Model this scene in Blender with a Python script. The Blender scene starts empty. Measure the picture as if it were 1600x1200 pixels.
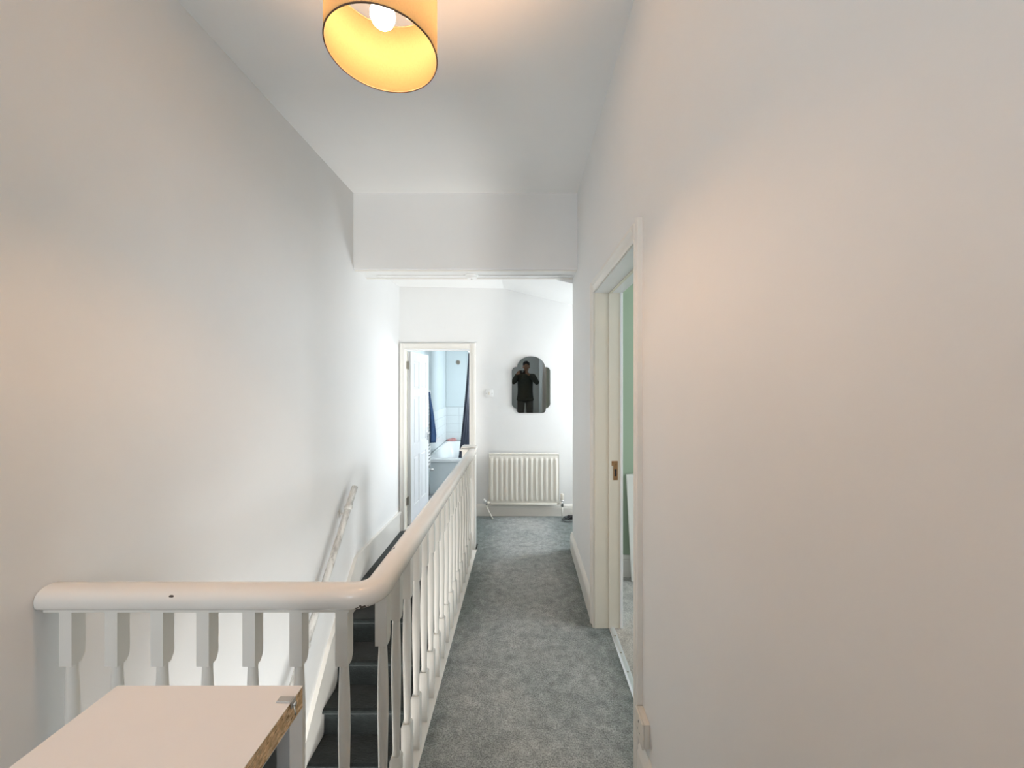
import bpy, bmesh, math, random
from mathutils import Vector, Matrix
random.seed(7)
S = bpy.context.scene
COL = S.collection
PI = math.pi
H = 1.565          # camera height above the landing carpet
FPX = 610.0        # focal length in pixels of the 1600 px wide frame

# ------------------------------------------------------------------ camera
cd = bpy.data.cameras.new('camera'); cam = bpy.data.objects.new('camera', cd); COL.objects.link(cam)
cam.location = (0, 0, H); cam.rotation_euler = (PI/2, 0, 0)
cd.sensor_fit = 'HORIZONTAL'; cd.sensor_width = 36.0; cd.lens = 36.0*FPX/1600.0
cd.shift_x = -17/1600; cd.shift_y = -8/1600
cd.clip_start = 0.02; cd.clip_end = 100
S.camera = cam

# ------------------------------------------------------------------ world, daylight, stairwell fill, exposure
w = bpy.data.worlds.new('world'); S.world = w; w.use_nodes = True
bg = w.node_tree.nodes['Background']; bg.inputs[0].default_value = (0.86, 0.93, 1.0, 1); bg.inputs[1].default_value = 1.6
S.view_settings.view_transform = 'Standard'; S.view_settings.look = 'None'
S.view_settings.exposure = 1.54; S.view_settings.gamma = 1.0
S.view_settings.use_curve_mapping = False

def area_light(name, loc, direction, sx, sy, power, color=(0.90, 0.95, 1.0)):
    ld = bpy.data.lights.new(name, 'AREA'); ld.shape = 'RECTANGLE'; ld.size = sx; ld.size_y = sy
    ld.energy = power; ld.color = color
    o = bpy.data.objects.new(name, ld); COL.objects.link(o); o.location = loc
    o.rotation_euler = Vector(direction).to_track_quat('-Z', 'Y').to_euler()
    return o
# daylight entering through the windows of the place, then an added stairwell fill
area_light('daylight_landing', (-0.92, -2.55, 1.75), (0.1, 1, -0.05), 0.9, 1.7, 11, (0.88, 0.94, 1.0))
area_light('daylight_alcove', (2.1, 4.02, 1.45), (-1, 0, 0), 0.66, 0.95, 23)
area_light('daylight_bathroom', (0.75, 6.1, 1.35), (-1, 0, 0), 1.6, 1.1, 22, (0.86, 0.94, 1.0))
area_light('daylight_bedroom', (3.7, 1.6, 1.6), (-1, 0, 0), 1.6, 1.4, 17)
area_light('fill_stairwell', (-0.95, 0.30, -2.3), (-0.05, 0.8, 0.75), 0.8, 0.8, 44, (1.0, 0.97, 0.93))  # unseen fill added below the landing, brightens the ceiling and left wall

# ------------------------------------------------------------------ materials
def newmat(name):
    m = bpy.data.materials.new(name); m.use_nodes = True
    nt = m.node_tree; b = nt.nodes['Principled BSDF']
    return m, nt, b
def noise(nt, scale, detail=3, rough=0.5, coord='Object', stretch=None):
    tc = nt.nodes.new('ShaderNodeTexCoord'); n = nt.nodes.new('ShaderNodeTexNoise')
    n.inputs['Scale'].default_value = scale; n.inputs['Detail'].default_value = detail; n.inputs['Roughness'].default_value = rough
    if stretch:
        mp = nt.nodes.new('ShaderNodeMapping'); mp.inputs['Scale'].default_value = stretch
        nt.links.new(tc.outputs[coord], mp.inputs[0]); nt.links.new(mp.outputs[0], n.inputs[0])
    else: nt.links.new(tc.outputs[coord], n.inputs[0])
    return n
def ramp(nt, src, stops):
    r = nt.nodes.new('ShaderNodeValToRGB'); cr = r.color_ramp
    cr.elements[0].position, cr.elements[0].color = stops[0][0], (*stops[0][1], 1)
    cr.elements[1].position, cr.elements[1].color = stops[-1][0], (*stops[-1][1], 1)
    for p, c in stops[1:-1]:
        e = cr.elements.new(p); e.color = (*c, 1)
    nt.links.new(src, r.inputs[0]); return r
def mulc(nt, a, b, fac=1.0, mode='MULTIPLY'):
    mx = nt.nodes.new('ShaderNodeMix'); mx.data_type = 'RGBA'; mx.blend_type = mode
    mx.inputs[0].default_value = fac
    nt.links.new(a, mx.inputs[6]); nt.links.new(b, mx.inputs[7]); return mx.outputs[2]
def bump(nt, b, src, strength, dist):
    bp = nt.nodes.new('ShaderNodeBump'); bp.inputs['Strength'].default_value = strength; bp.inputs['Distance'].default_value = dist
    nt.links.new(src, bp.inputs['Height']); nt.links.new(bp.outputs[0], b.inputs['Normal'])
def simple(name, c, rough=0.5, metal=0.0, var=0.04, scale=6, bstr=0.0):
    m, nt, b = newmat(name)
    n = noise(nt, scale, 4)
    lo = tuple(x*(1-var) for x in c); hi = tuple(min(1, x*(1+var)) for x in c)
    r = ramp(nt, n.outputs[0], [(0.3, lo), (0.7, hi)])
    nt.links.new(r.outputs[0], b.inputs['Base Color'])
    b.inputs['Roughness'].default_value = rough; b.inputs['Metallic'].default_value = metal
    if bstr: bump(nt, b, n.outputs[0], bstr, 0.002)
    return m
def wall_paint(name, c, scuff=True):
    m, nt, b = newmat(name)
    n1 = noise(nt, 1.3, 5, 0.6); n2 = noise(nt, 60, 3)
    r1 = ramp(nt, n1.outputs[0], [(0.3, tuple(x*0.965 for x in c)), (0.7, c)])
    out = r1.outputs[0]
    if scuff:   # sparse small scuffs and filler marks
        n3 = noise(nt, 7, 8, 0.75, stretch=(1, 1, 0.6)); r3 = ramp(nt, n3.outputs[0], [(0.70, (1, 1, 1)), (0.76, (0.86, 0.85, 0.82))])
        out = mulc(nt, out, r3.outputs[0])
    nt.links.new(out, b.inputs['Base Color']); b.inputs['Roughness'].default_value = 0.62
    b.inputs['Specular IOR Level'].default_value = 0.3
    n4 = noise(nt, 5, 6, 0.6); bump(nt, b, n4.outputs[0], 0.25, 0.006)
    return m
def carpet(name, lo, mid, hi, wear=False):
    m, nt, b = newmat(name)
    n1 = noise(nt, 3.2, 6, 0.68); n2 = noise(nt, 170, 3, 0.75); n3 = noise(nt, 22, 5, 0.7)
    r1 = ramp(nt, n1.outputs[0], [(0.36, lo), (0.5, mid), (0.66, hi)])
    r2 = ramp(nt, n2.outputs[0], [(0.33, (0.45, 0.45, 0.45)), (0.67, (1.5, 1.5, 1.5))])
    r3 = ramp(nt, n3.outputs[0], [(0.34, (0.72, 0.72, 0.72)), (0.62, (1.12, 1.12, 1.12))])
    o = mulc(nt, mulc(nt, r1.outputs[0], r2.outputs[0]), r3.outputs[0])
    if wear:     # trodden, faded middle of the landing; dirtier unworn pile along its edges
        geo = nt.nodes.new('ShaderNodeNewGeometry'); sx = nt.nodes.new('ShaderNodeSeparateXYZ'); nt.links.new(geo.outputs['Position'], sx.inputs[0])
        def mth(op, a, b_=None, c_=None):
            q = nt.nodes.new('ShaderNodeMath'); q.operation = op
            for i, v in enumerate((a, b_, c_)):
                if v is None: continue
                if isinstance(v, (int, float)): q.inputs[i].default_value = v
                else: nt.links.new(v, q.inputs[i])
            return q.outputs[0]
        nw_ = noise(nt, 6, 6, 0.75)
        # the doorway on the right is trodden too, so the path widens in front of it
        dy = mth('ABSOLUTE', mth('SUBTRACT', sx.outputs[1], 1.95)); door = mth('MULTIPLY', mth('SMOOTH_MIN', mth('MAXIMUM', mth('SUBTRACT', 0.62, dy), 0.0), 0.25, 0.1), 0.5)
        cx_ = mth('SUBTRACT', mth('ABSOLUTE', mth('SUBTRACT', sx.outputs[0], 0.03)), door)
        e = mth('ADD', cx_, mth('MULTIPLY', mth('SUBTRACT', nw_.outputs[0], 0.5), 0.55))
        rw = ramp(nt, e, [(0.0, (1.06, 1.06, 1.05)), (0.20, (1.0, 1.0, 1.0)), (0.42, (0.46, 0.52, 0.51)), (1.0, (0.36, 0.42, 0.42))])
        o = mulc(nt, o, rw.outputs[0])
    nt.links.new(o, b.inputs['Base Color']); b.inputs['Roughness'].default_value = 0.95
    b.inputs['Specular IOR Level'].default_value = 0.1
    b.inputs['Sheen Weight'].default_value = 0.25
    ad = nt.nodes.new('ShaderNodeMath'); ad.operation = 'ADD'
    nt.links.new(n2.outputs[0], ad.inputs[0]); nt.links.new(n3.outputs[0], ad.inputs[1])
    bump(nt, b, ad.outputs[0], 0.9, 0.008)
    return m
def gloss_paint(name, c, chips=(), rough=0.28):
    m, nt, b = newmat(name)
    n = noise(nt, 4, 4); r = ramp(nt, n.outputs[0], [(0.3, tuple(x*0.96 for x in c)), (0.7, c)])
    out = r.outputs[0]
    if chips:
        ns = noise(nt, 55, 3, 0.6); geo = nt.nodes.new('ShaderNodeNewGeometry')
        for (px, py, pz, sx, sy, sz) in chips:
            sb = nt.nodes.new('ShaderNodeVectorMath'); sb.operation = 'SUBTRACT'; sb.inputs[1].default_value = (px, py, pz)
            nt.links.new(geo.outputs['Position'], sb.inputs[0])
            dv = nt.nodes.new('ShaderNodeVectorMath'); dv.operation = 'DIVIDE'; dv.inputs[1].default_value = (sx, sy, sz)
            nt.links.new(sb.outputs[0], dv.inputs[0])
            ln = nt.nodes.new('ShaderNodeVectorMath'); ln.operation = 'LENGTH'; nt.links.new(dv.outputs[0], ln.inputs[0])
            a = nt.nodes.new('ShaderNodeMath'); a.operation = 'MULTIPLY_ADD'; a.inputs[1].default_value = 2.4
            nt.links.new(ns.outputs[0], a.inputs[0]); nt.links.new(ln.outputs['Value'], a.inputs[2])
            rr = ramp(nt, a.outputs[0], [(0.0, (0.12, 0.10, 0.09)), (0.96, (0.12, 0.10, 0.09)), (1.0, (1, 1, 1))])
            mr = nt.nodes.new('ShaderNodeMath'); mr.operation = 'MULTIPLY'; mr.inputs[1].default_value = 0.5
            nt.links.new(a.outputs[0], mr.inputs[0]); nt.links.new(mr.outputs[0], rr.inputs[0])
            out = mulc(nt, out, rr.outputs[0])
    nt.links.new(out, b.inputs['Base Color']); b.inputs['Roughness'].default_value = rough
    bump(nt, b, noise(nt, 35, 3).outputs[0], 0.12, 0.003)
    return m

M = {}
M['wall'] = wall_paint('white_wall_paint', (0.80, 0.80, 0.785))
M['ceiling'] = wall_paint('ceiling_paint', (0.86, 0.86, 0.845), False)
M['green'] = wall_paint('green_wall_paint', (0.36, 0.45, 0.33), False)
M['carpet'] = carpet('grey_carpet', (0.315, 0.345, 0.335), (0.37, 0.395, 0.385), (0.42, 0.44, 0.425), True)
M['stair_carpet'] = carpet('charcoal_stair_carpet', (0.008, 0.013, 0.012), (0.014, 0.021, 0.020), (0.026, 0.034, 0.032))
M['bed_carpet'] = carpet('pale_bedroom_carpet', (0.50, 0.49, 0.45), (0.58, 0.56, 0.52), (0.66, 0.64, 0.60))
M['gloss'] = gloss_paint('cream_gloss_paint', (0.78, 0.755, 0.70))
M['rail'] = gloss_paint('handrail_gloss_paint', (0.80, 0.765, 0.71), rough=0.16, chips=((-0.475, 1.148, 0.899, 0.030, 0.02, 0.008), (-0.487, 1.42, 0.945, 0.02, 0.03, 0.01), (-1.02, 1.135, 0.935, 0.010, 0.02, 0.004)))
M['white_gloss'] = gloss_paint('white_door_paint', (0.84, 0.85, 0.86))
M['rad'] = gloss_paint('radiator_enamel', (0.80, 0.77, 0.69), rough=0.35)
M['chrome'] = simple('chrome', (0.75, 0.75, 0.74), 0.2, 1.0)
M['steel'] = simple('brushed_steel', (0.55, 0.53, 0.50), 0.38, 1.0)
M['hinge'] = simple('dull_hinge_metal', (0.30, 0.27, 0.22), 0.5, 0.9)
M['brass'] = simple('worn_brass', (0.42, 0.24, 0.12), 0.4, 0.9, 0.2, 40)
M['black'] = simple('black_plastic', (0.015, 0.016, 0.018), 0.4)
M['plastic'] = simple('white_plastic', (0.80, 0.80, 0.78), 0.35)
M['plastic_warm'] = simple('aged_white_plastic', (0.72, 0.68, 0.60), 0.4)
M['alu'] = simple('aluminium_strip', (0.78, 0.82, 0.86), 0.35, 0.75)
M['shade_trim'] = simple('tan_shade_trim', (0.10, 0.06, 0.035), 0.7)
M['melamine'] = simple('white_melamine', (0.78, 0.755, 0.73), 0.32, 0, 0.01)
M['melamine_edge'] = simple('white_melamine_panel', (0.80, 0.82, 0.84), 0.4, 0, 0.01)
M['table_shade'] = simple('painted_table_shade', (0.16, 0.17, 0.165), 0.5)  # dark grey standing in for the shade under the tabletop
M['acrylic'] = simple('white_bath_acrylic', (0.84, 0.88, 0.89), 0.15, 0, 0.01)
M['bath_panel'] = simple('pale_grey_bath_panel', (0.66, 0.72, 0.73), 0.35, 0, 0.02)
M['tile'] = simple('white_glazed_tile', (0.74, 0.80, 0.81), 0.12, 0, 0.02)
M['grout'] = simple('grey_grout', (0.50, 0.55, 0.56), 0.8)
M['wet_panel'] = simple('pale_shower_wall_panel', (0.66, 0.74, 0.76), 0.18, 0, 0.02, 2)
M['bath_floor'] = simple('grey_bathroom_vinyl', (0.30, 0.31, 0.32), 0.5, 0, 0.1, 12)
M['navy'] = simple('navy_cloth', (0.014, 0.045, 0.115), 0.9, 0, 0.25, 25, 0.4)
M['curtain'] = simple('dark_shower_curtain', (0.020, 0.026, 0.045), 0.42, 0, 0.2, 9)
M['red_cloth'] = simple('faded_red_flannel', (0.60, 0.30, 0.29), 0.95, 0, 0.3, 50, 0.5)
M['jumper'] = simple('dark_olive_knit', (0.075, 0.092, 0.084), 0.9, 0, 0.15, 60, 0.5)
M['trousers'] = simple('grey_jersey', (0.17, 0.18, 0.18), 0.9, 0, 0.12, 60, 0.4)
M['skin'] = simple('skin', (0.42, 0.25, 0.17), 0.5, 0, 0.08, 20)
M['hair'] = simple('black_hair', (0.012, 0.010, 0.010), 0.5, 0, 0.3, 80, 0.6)
M['eye'] = simple('eye_white', (0.8, 0.8, 0.78), 0.2)
M['shoe'] = simple('dark_shoe_leather', (0.03, 0.03, 0.03), 0.5)
M['lining'] = gloss_paint('door_lining_paint', (0.74, 0.70, 0.60), rough=0.4)
M['board'] = simple('leaning_board_white', (0.78, 0.77, 0.72), 0.5, 0, 0.02)

def worn_rail():
    m, nt, b = newmat('worn_flaking_paint')
    n = noise(nt, 22, 6, 0.7, stretch=(1.6, 0.5, 0.45))
    r = ramp(nt, n.outputs[0], [(0.34, (0.36, 0.35, 0.32)), (0.45, (0.52, 0.51, 0.48)), (0.55, (0.70, 0.69, 0.65)), (0.8, (0.78, 0.77, 0.73))])
    nt.links.new(r.outputs[0], b.inputs['Base Color']); b.inputs['Roughness'].default_value = 0.5
    bump(nt, b, n.outputs[0], 0.4, 0.003); return m
M['worn'] = worn_rail()
def chipboard():
    m, nt, b = newmat('raw_chipboard')
    tc = nt.nodes.new('ShaderNodeTexCoord'); mp = nt.nodes.new('ShaderNodeMapping'); mp.inputs['Scale'].default_value = (1, 1, 2.2); mp.inputs['Rotation'].default_value = (0.5, 0, 0)
    v = nt.nodes.new('ShaderNodeTexVoronoi'); v.inputs['Scale'].default_value = 130
    nt.links.new(tc.outputs['Object'], mp.inputs[0]); nt.links.new(mp.outputs[0], v.inputs['Vector'])
    sp = nt.nodes.new('ShaderNodeSeparateColor'); nt.links.new(v.outputs['Color'], sp.inputs[0])
    r = ramp(nt, sp.outputs[0], [(0.0, (0.30, 0.18, 0.09)), (0.08, (0.54, 0.38, 0.21)), (0.55, (0.64, 0.46, 0.27)), (1.0, (0.82, 0.66, 0.44))])
    n = noise(nt, 90, 4, 0.6); r2 = ramp(nt, n.outputs[0], [(0.3, (0.75, 0.72, 0.68)), (0.6, (1.25, 1.2, 1.15))])
    nt.links.new(mulc(nt, r.outputs[0], r2.outputs[0]), b.inputs['Base Color']); b.inputs['Roughness'].default_value = 0.9
    bump(nt, b, sp.outputs[0], 0.6, 0.003); return m
M['chipboard'] = chipboard()
def mirror_mat():
    m, nt, b = newmat('mirror_glass')
    b.inputs['Base Color'].default_value = (0.30, 0.33, 0.33, 1); b.inputs['Metallic'].default_value = 1.0; b.inputs['Roughness'].default_value = 0.015
    return m
M['mirror'] = mirror_mat()
def shade_mat():
    m, nt, b = newmat('woven_lampshade_fabric')
    n = noise(nt, 260, 3, 0.6, stretch=(1, 1, 0.6))
    r = ramp(nt, n.outputs[0], [(0.3, (0.085, 0.082, 0.045)), (0.7, (0.10, 0.095, 0.054))])
    d = nt.nodes.new('ShaderNodeBsdfDiffuse'); t = nt.nodes.new('ShaderNodeBsdfTranslucent'); mx = nt.nodes.new('ShaderNodeMixShader')
    nt.links.new(r.outputs[0], d.inputs[0]); r_t = ramp(nt, n.outputs[0], [(0.3, (0.50, 0.46, 0.37)), (0.7, (0.55, 0.50, 0.40))]); nt.links.new(r_t.outputs[0], t.inputs[0]); mx.inputs[0].default_value = 0.40
    nt.links.new(d.outputs[0], mx.inputs[1]); nt.links.new(t.outputs[0], mx.inputs[2])
    nt.links.new(mx.outputs[0], nt.nodes['Material Output'].inputs[0]); return m
M['shade'] = shade_mat()
M['shade_lining'] = simple('shade_inner_lining', (0.88, 0.78, 0.50), 0.6, 0, 0.02)
def bulb_mat():
    m, nt, b = newmat('lit_bulb_glass')
    b.inputs['Base Color'].default_value = (1, 0.9, 0.75, 1)
    b.inputs['Emission Color'].default_value = (1.0, 0.56, 0.29, 1); b.inputs['Emission Strength'].default_value = 200
    return m
M['bulb'] = bulb_mat()

# ------------------------------------------------------------------ mesh helpers (all coordinates are world coordinates)
def nb(): return bmesh.new()
def box(bm, x0, x1, y0, y1, z0, z1, bev=0.0, seg=2):
    t = bmesh.new(); bmesh.ops.create_cube(t, size=1)
    for v in t.verts:
        v.co = Vector((x0+(v.co.x+.5)*(x1-x0), y0+(v.co.y+.5)*(y1-y0), z0+(v.co.z+.5)*(z1-z0)))
    if bev: bmesh.ops.bevel(t, geom=t.edges[:], offset=bev, segments=seg, affect='EDGES', profile=0.5)
    merge(bm, t); return bm
def merge(bm, t, mat=None):
    if mat is not None: bmesh.ops.transform(t, matrix=mat, verts=t.verts)
    me = bpy.data.meshes.new('tmp'); t.to_mesh(me); t.free(); bm.from_mesh(me); bpy.data.meshes.remove(me)
def prism(bm, pts, axis, a0, a1):
    """polygon pts in the plane normal to axis, extruded from a0 to a1"""
    def P(p, a):
        return {'x': (a, p[0], p[1]), 'y': (p[0], a, p[1]), 'z': (p[0], p[1], a)}[axis]
    A = [bm.verts.new(P(p, a0)) for p in pts]; B = [bm.verts.new(P(p, a1)) for p in pts]
    n = len(pts); bm.faces.new(A); bm.faces.new(B[::-1])
    for i in range(n): bm.faces.new((A[i], B[i], B[(i+1) % n], A[(i+1) % n]))
    bmesh.ops.recalc_face_normals(bm, faces=bm.faces); return bm
def tube(bm, pts, r, n=10, cap=True, flat=1.0):
    pts = [Vector(p) for p in pts]; rs = r if isinstance(r, (list, tuple)) else [r]*len(pts)
    rings = []; up = Vector((0, 0, 1))
    prev = None
    for i, p in enumerate(pts):
        d = (pts[min(i+1, len(pts)-1)] - pts[max(i-1, 0)]).normalized()
        if prev is None:
            u = d.cross(up) if abs(d.dot(up)) < .95 else d.cross(Vector((1, 0, 0)))
        else: u = prev - d*prev.dot(d)
        u.normalize(); prev = u; v = d.cross(u)
        rings.append([bm.verts.new(p + (u*math.cos(2*PI*k/n) + v*math.sin(2*PI*k/n)*flat)*rs[i]) for k in range(n)])
    for a, b in zip(rings, rings[1:]):
        for k in range(n): bm.faces.new((a[k], a[(k+1) % n], b[(k+1) % n], b[k]))
    if cap: bm.faces.new(rings[0][::-1]); bm.faces.new(rings[-1])
    return bm
def lathe(bm, prof, cx, cy, n=32, closed=False):
    rings = []
    for (r, z) in prof: rings.append([bm.verts.new((cx+r*math.cos(2*PI*k/n), cy+r*math.sin(2*PI*k/n), z)) for k in range(n)])
    prs = list(zip(rings, rings[1:]))
    if closed: prs.append((rings[-1], rings[0]))
    for a, b in prs:
        for k in range(n): bm.faces.new((a[k], a[(k+1) % n], b[(k+1) % n], b[k]))
    if not closed: bm.faces.new(rings[0][::-1]); bm.faces.new(rings[-1])
    bmesh.ops.recalc_face_normals(bm, faces=bm.faces); return bm
def ball(bm, c, r, sub=3, sc=(1, 1, 1)):
    t = bmesh.new(); bmesh.ops.create_icosphere(t, subdivisions=sub, radius=1)
    merge(bm, t, Matrix.Translation(c) @ Matrix.Diagonal((r*sc[0], r*sc[1], r*sc[2], 1))); return bm
def wloc(o):
    v = Vector((0, 0, 0))
    while o: v += o.location; o = o.parent
    return v
def obj(name, bm, mat, parent=None, smooth=False, label=None):
    if parent: org = wloc(parent)
    else:
        xs = [v.co for v in bm.verts]
        org = Vector(((min(c.x for c in xs)+max(c.x for c in xs))/2, (min(c.y for c in xs)+max(c.y for c in xs))/2, min(c.z for c in xs)))
    if parent:   # part origin at its own centre
        c0 = sum((v.co for v in bm.verts), Vector())/len(bm.verts)
        bmesh.ops.translate(bm, vec=-c0, verts=bm.verts); loc = c0-org
    else:
        bmesh.ops.translate(bm, vec=-org, verts=bm.verts); loc = org
    me = bpy.data.meshes.new(name); bm.to_mesh(me); bm.free()
    me.materials.append(M[mat] if isinstance(mat, str) else mat)
    if smooth:
        me.shade_smooth()
        if smooth == 'auto': me.set_sharp_from_angle(angle=math.radians(38))
    o = bpy.data.objects.new(name, me); COL.objects.link(o); o.location = loc
    if parent: o.parent = parent
    if label: o['label'] = label
    return o
def thing(name, label, cat, loc=(0, 0, 0), group=None):
    o = bpy.data.objects.new(name, None); o.empty_display_size = 0.1; COL.objects.link(o); o.location = loc
    o['label'] = label; o['category'] = cat
    if group: o['group'] = group
    return o
def tag(o, label, cat, group=None):
    o['label'] = label; o['category'] = cat
    if group: o['group'] = group
    return o
def struct(name, bm, mat, smooth=False):
    o = obj(name, bm, mat, None, smooth); o['kind'] = 'structure'; return o
def sgroup(name, loc):
    o = bpy.data.objects.new(name, None); COL.objects.link(o); o.location = loc; o['kind'] = 'structure'; return o

# ------------------------------------------------------------------ room shell
XL, XR = -1.415, 0.455
YF = 4.47; YB = -2.3; ZC = 3.115
BM0, BM1, BMZ = 3.26, 3.57, 2.48
def wall_grid(x, y0, y1, z0, z1, thick):
    b = nb(); box(b, x-thick, x, y0, y1, z0, z1); return b
struct('wall_left', wall_grid(XL, YB, YF+0.12, -2.8, 3.3, 0.16), 'wall')
b = nb(); T = 0.15
D0, D1, DZ = 1.56, 2.45, 2.105      # bedroom door opening
box(b, XR, XR+T, YB, D0-0.035, 0, 3.3); box(b, XR, XR+T, D1+0.035, BM1, 0, 3.3)
box(b, XR, XR+T, D0-0.035, D1+0.035, DZ+0.035, 3.3)
struct('wall_right', b, 'wall')
b = nb()      # far wall with bathroom doorway
BX0, BX1, BZ0, BZ1 = -1.355, -0.608, -0.17, 1.90
box(b, XL, BX0-0.03, YF, YF+.12, -2.8, 2.9); box(b, BX1+0.03, 1.9, YF, YF+.12, -2.8, 2.9)
box(b, BX0-0.03, BX1+0.03, YF, YF+.12, BZ1+0.03, 2.9); box(b, BX0-0.03, BX1+0.03, YF, YF+.12, -2.8, BZ0)
struct('wall_far', b, 'wall')
b = nb()      # back wall with window opening
box(b, XL, -1.38, YB-.15, YB, -2.8, 3.3); box(b, -0.46, XR, YB-.15, YB, -2.8, 3.3)
box(b, -1.38, -.46, YB-.15, YB, -2.8, 0.9); box(b, -1.38, -.46, YB-.15, YB, 2.6, 3.3)
struct('wall_back', b, 'wall')
b = nb(); box(b, XL, XR, BM0, BM1, BMZ, 3.3); struct('wall_bulkhead', b, 'wall')
b = nb(); box(b, XL, XR, YB, BM0, ZC, 3.3); struct('ceiling', b, 'ceiling')
b = nb(); prism(b, [(XL, 2.62), (-0.22, 2.60), (1.9, 2.083), (1.9, 2.9), (XL, 2.9)], 'y', BM1, YF); struct('ceiling_alcove', b, 'ceiling')
b = nb(); box(b, 1.75, 1.9, BM1, YF, 0, 1.0); box(b, 1.75, 1.9, BM1, YF, 1.9, 2.3)
box(b, 1.75, 1.9, BM1, 3.68, 1.0, 1.9); box(b, 1.75, 1.9, 4.36, YF, 1.0, 1.9); struct('wall_alcove', b, 'wall')
b = nb(); box(b, XR+T, 1.9, 3.30, BM1, 0, 2.9); struct('wall_alcove_near', b, 'wall')
# landing carpet
b = nb()
box(b, XL, XR, YB, 1.185, -0.24, 0.0); box(b, -0.425, XR, 1.185, YF, -0.24, 0.0)
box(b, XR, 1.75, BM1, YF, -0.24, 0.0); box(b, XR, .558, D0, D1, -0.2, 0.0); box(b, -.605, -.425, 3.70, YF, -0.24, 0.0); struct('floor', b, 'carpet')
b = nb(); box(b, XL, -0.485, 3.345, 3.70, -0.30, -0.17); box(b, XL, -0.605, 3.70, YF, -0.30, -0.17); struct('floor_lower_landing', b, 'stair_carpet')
b = nb(); box(b, -0.495, -0.42, 1.24, YF, -2.8, -0.24); struct('wall_stairwell', b, 'wall')
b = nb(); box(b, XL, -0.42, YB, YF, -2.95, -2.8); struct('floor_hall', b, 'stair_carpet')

# skirting boards: moulded profile (depth, height) swept along a line
def skirt_prof(h, d=0.02):
    return [(0, 0), (d, 0), (d, h-.045), (d*.85, h-.035), (d*.95, h-.028), (d*.7, h-.015), (d*.4, h-.004), (d*.25, h), (0, h)]
def skirt_y(name, x, sgn, y0, y1, h, mat='gloss', z=0):   # along Y on a wall at x, protruding sgn
    b = nb(); prism(b, [(x+sgn*p[0], z+p[1]) for p in skirt_prof(h)], 'y', y0, y1); return struct(name, b, mat)
def skirt_x(name, y, sgn, x0, x1, h, mat='gloss', z=0):
    b = nb(); prism(b, [(y+sgn*p[0], z+p[1]) for p in skirt_prof(h)], 'x', x0, x1); return struct(name, b, mat)
skirt_y('baseboard_right', XR, -1, D1+0.075, BM1+0.018, 0.16)
skirt_y('baseboard_right_near', XR, -1, YB, D0-0.078, 0.20)
skirt_x('baseboard_far', YF, -1, -0.535, 1.75, 0.135)
skirt_x('baseboard_alcove', BM1, 1, XR, 1.75, 0.16)
skirt_x('baseboard_back', YB, 1, XL, XR-.02, 0.18)
# left skirting turning into the stair string
b = nb()
top = [(YF, 0.055), (3.36, 0.085), (3.27, 0.07), (2.816, -0.351), (2.42, -0.845), (1.9, -1.37), (0.7, -2.58)]
bot = [(0.7, -2.8), (1.3, -2.45), (2.4, -1.25), (3.30, -0.34), (YF, -0.34)]
prism(b, top+bot, 'x', XL, XL+0.018)
struct('baseboard_left', b, 'gloss')
b = nb()
for dz, t in ((0.0, 0.012), (-0.022, 0.006)):
    prism(b, [(y, z+dz) for y, z in top] + [(y, z+dz-0.018) for y, z in reversed(top)], 'x', XL+0.018, XL+0.018+t)
struct('trim_1', b, 'gloss')

# stairs
st = thing('staircase', 'dark carpeted flight of stairs descending along the left wall behind the balusters', 'stairs', (-0.95, 2.2, -2.6))
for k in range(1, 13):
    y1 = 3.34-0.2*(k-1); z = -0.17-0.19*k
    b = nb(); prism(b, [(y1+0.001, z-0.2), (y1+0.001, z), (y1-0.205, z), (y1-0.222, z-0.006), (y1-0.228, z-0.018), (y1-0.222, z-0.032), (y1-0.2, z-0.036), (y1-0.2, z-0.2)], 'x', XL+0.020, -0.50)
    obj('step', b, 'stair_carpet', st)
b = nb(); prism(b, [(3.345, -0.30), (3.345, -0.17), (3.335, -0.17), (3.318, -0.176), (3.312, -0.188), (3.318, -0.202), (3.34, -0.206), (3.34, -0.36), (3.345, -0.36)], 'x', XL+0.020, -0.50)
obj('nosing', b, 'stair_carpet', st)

# ------------------------------------------------------------------ balustrade
bal = thing('banister', 'cream painted banister with round handrail turning the corner around the stairwell', 'banister', (-0.45, 1.167, 0))
YR, XB = 1.167, -0.45
rail_path = [(-1.413, YR, 0.918)]
for i in range(1, 9): rail_path.append((-1.413+0.86*i/8, YR, 0.918))
r0 = 0.062; cx, cy = XB-r0, YR+r0
rail_path = [p for p in rail_path if p[0] < cx-0.01]
for i in range(0, 11):
    a = -PI/2 + PI/2*i/10; rail_path.append((cx+r0*math.cos(a), cy+r0*math.sin(a), 0.918))
for i in range(1, 15):
    t = i/14; rail_path.append((XB-0.016*t, cy+(3.60-cy)*t, 0.918-0.022*t))
prof = []
for k in range(28):
    a = 2*PI*k/28; c, s = math.cos(a), math.sin(a)
    x = 0.040*math.copysign(abs(c)**0.85, c); z = (0.034 if s > 0 else 0.033)*math.copysign(abs(s)**(0.9 if s > 0 else 0.6), s)
    prof.append((x, z))
b = nb(); rings = []
for i, p in enumerate(rail_path):
    p = Vector(p); d = Vector(rail_path[min(i+1, len(rail_path)-1)])-Vector(rail_path[max(i-1, 0)]); d.z = 0; d.normalize()
    u = Vector((d.y, -d.x, 0))
    rings.append([b.verts.new(p+u*x+Vector((0, 0, z))) for x, z in prof])
for A, B in zip(rings, rings[1:]):
    for k in range(28): b.faces.new((A[k], A[(k+1) % 28], B[(k+1) % 28], B[k]))
b.faces.new(rings[0][::-1]); b.faces.new(rings[-1]); bmesh.ops.recalc_face_normals(b, faces=b.faces)
obj('handrail', b, 'rail', bal, 'auto')
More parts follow.
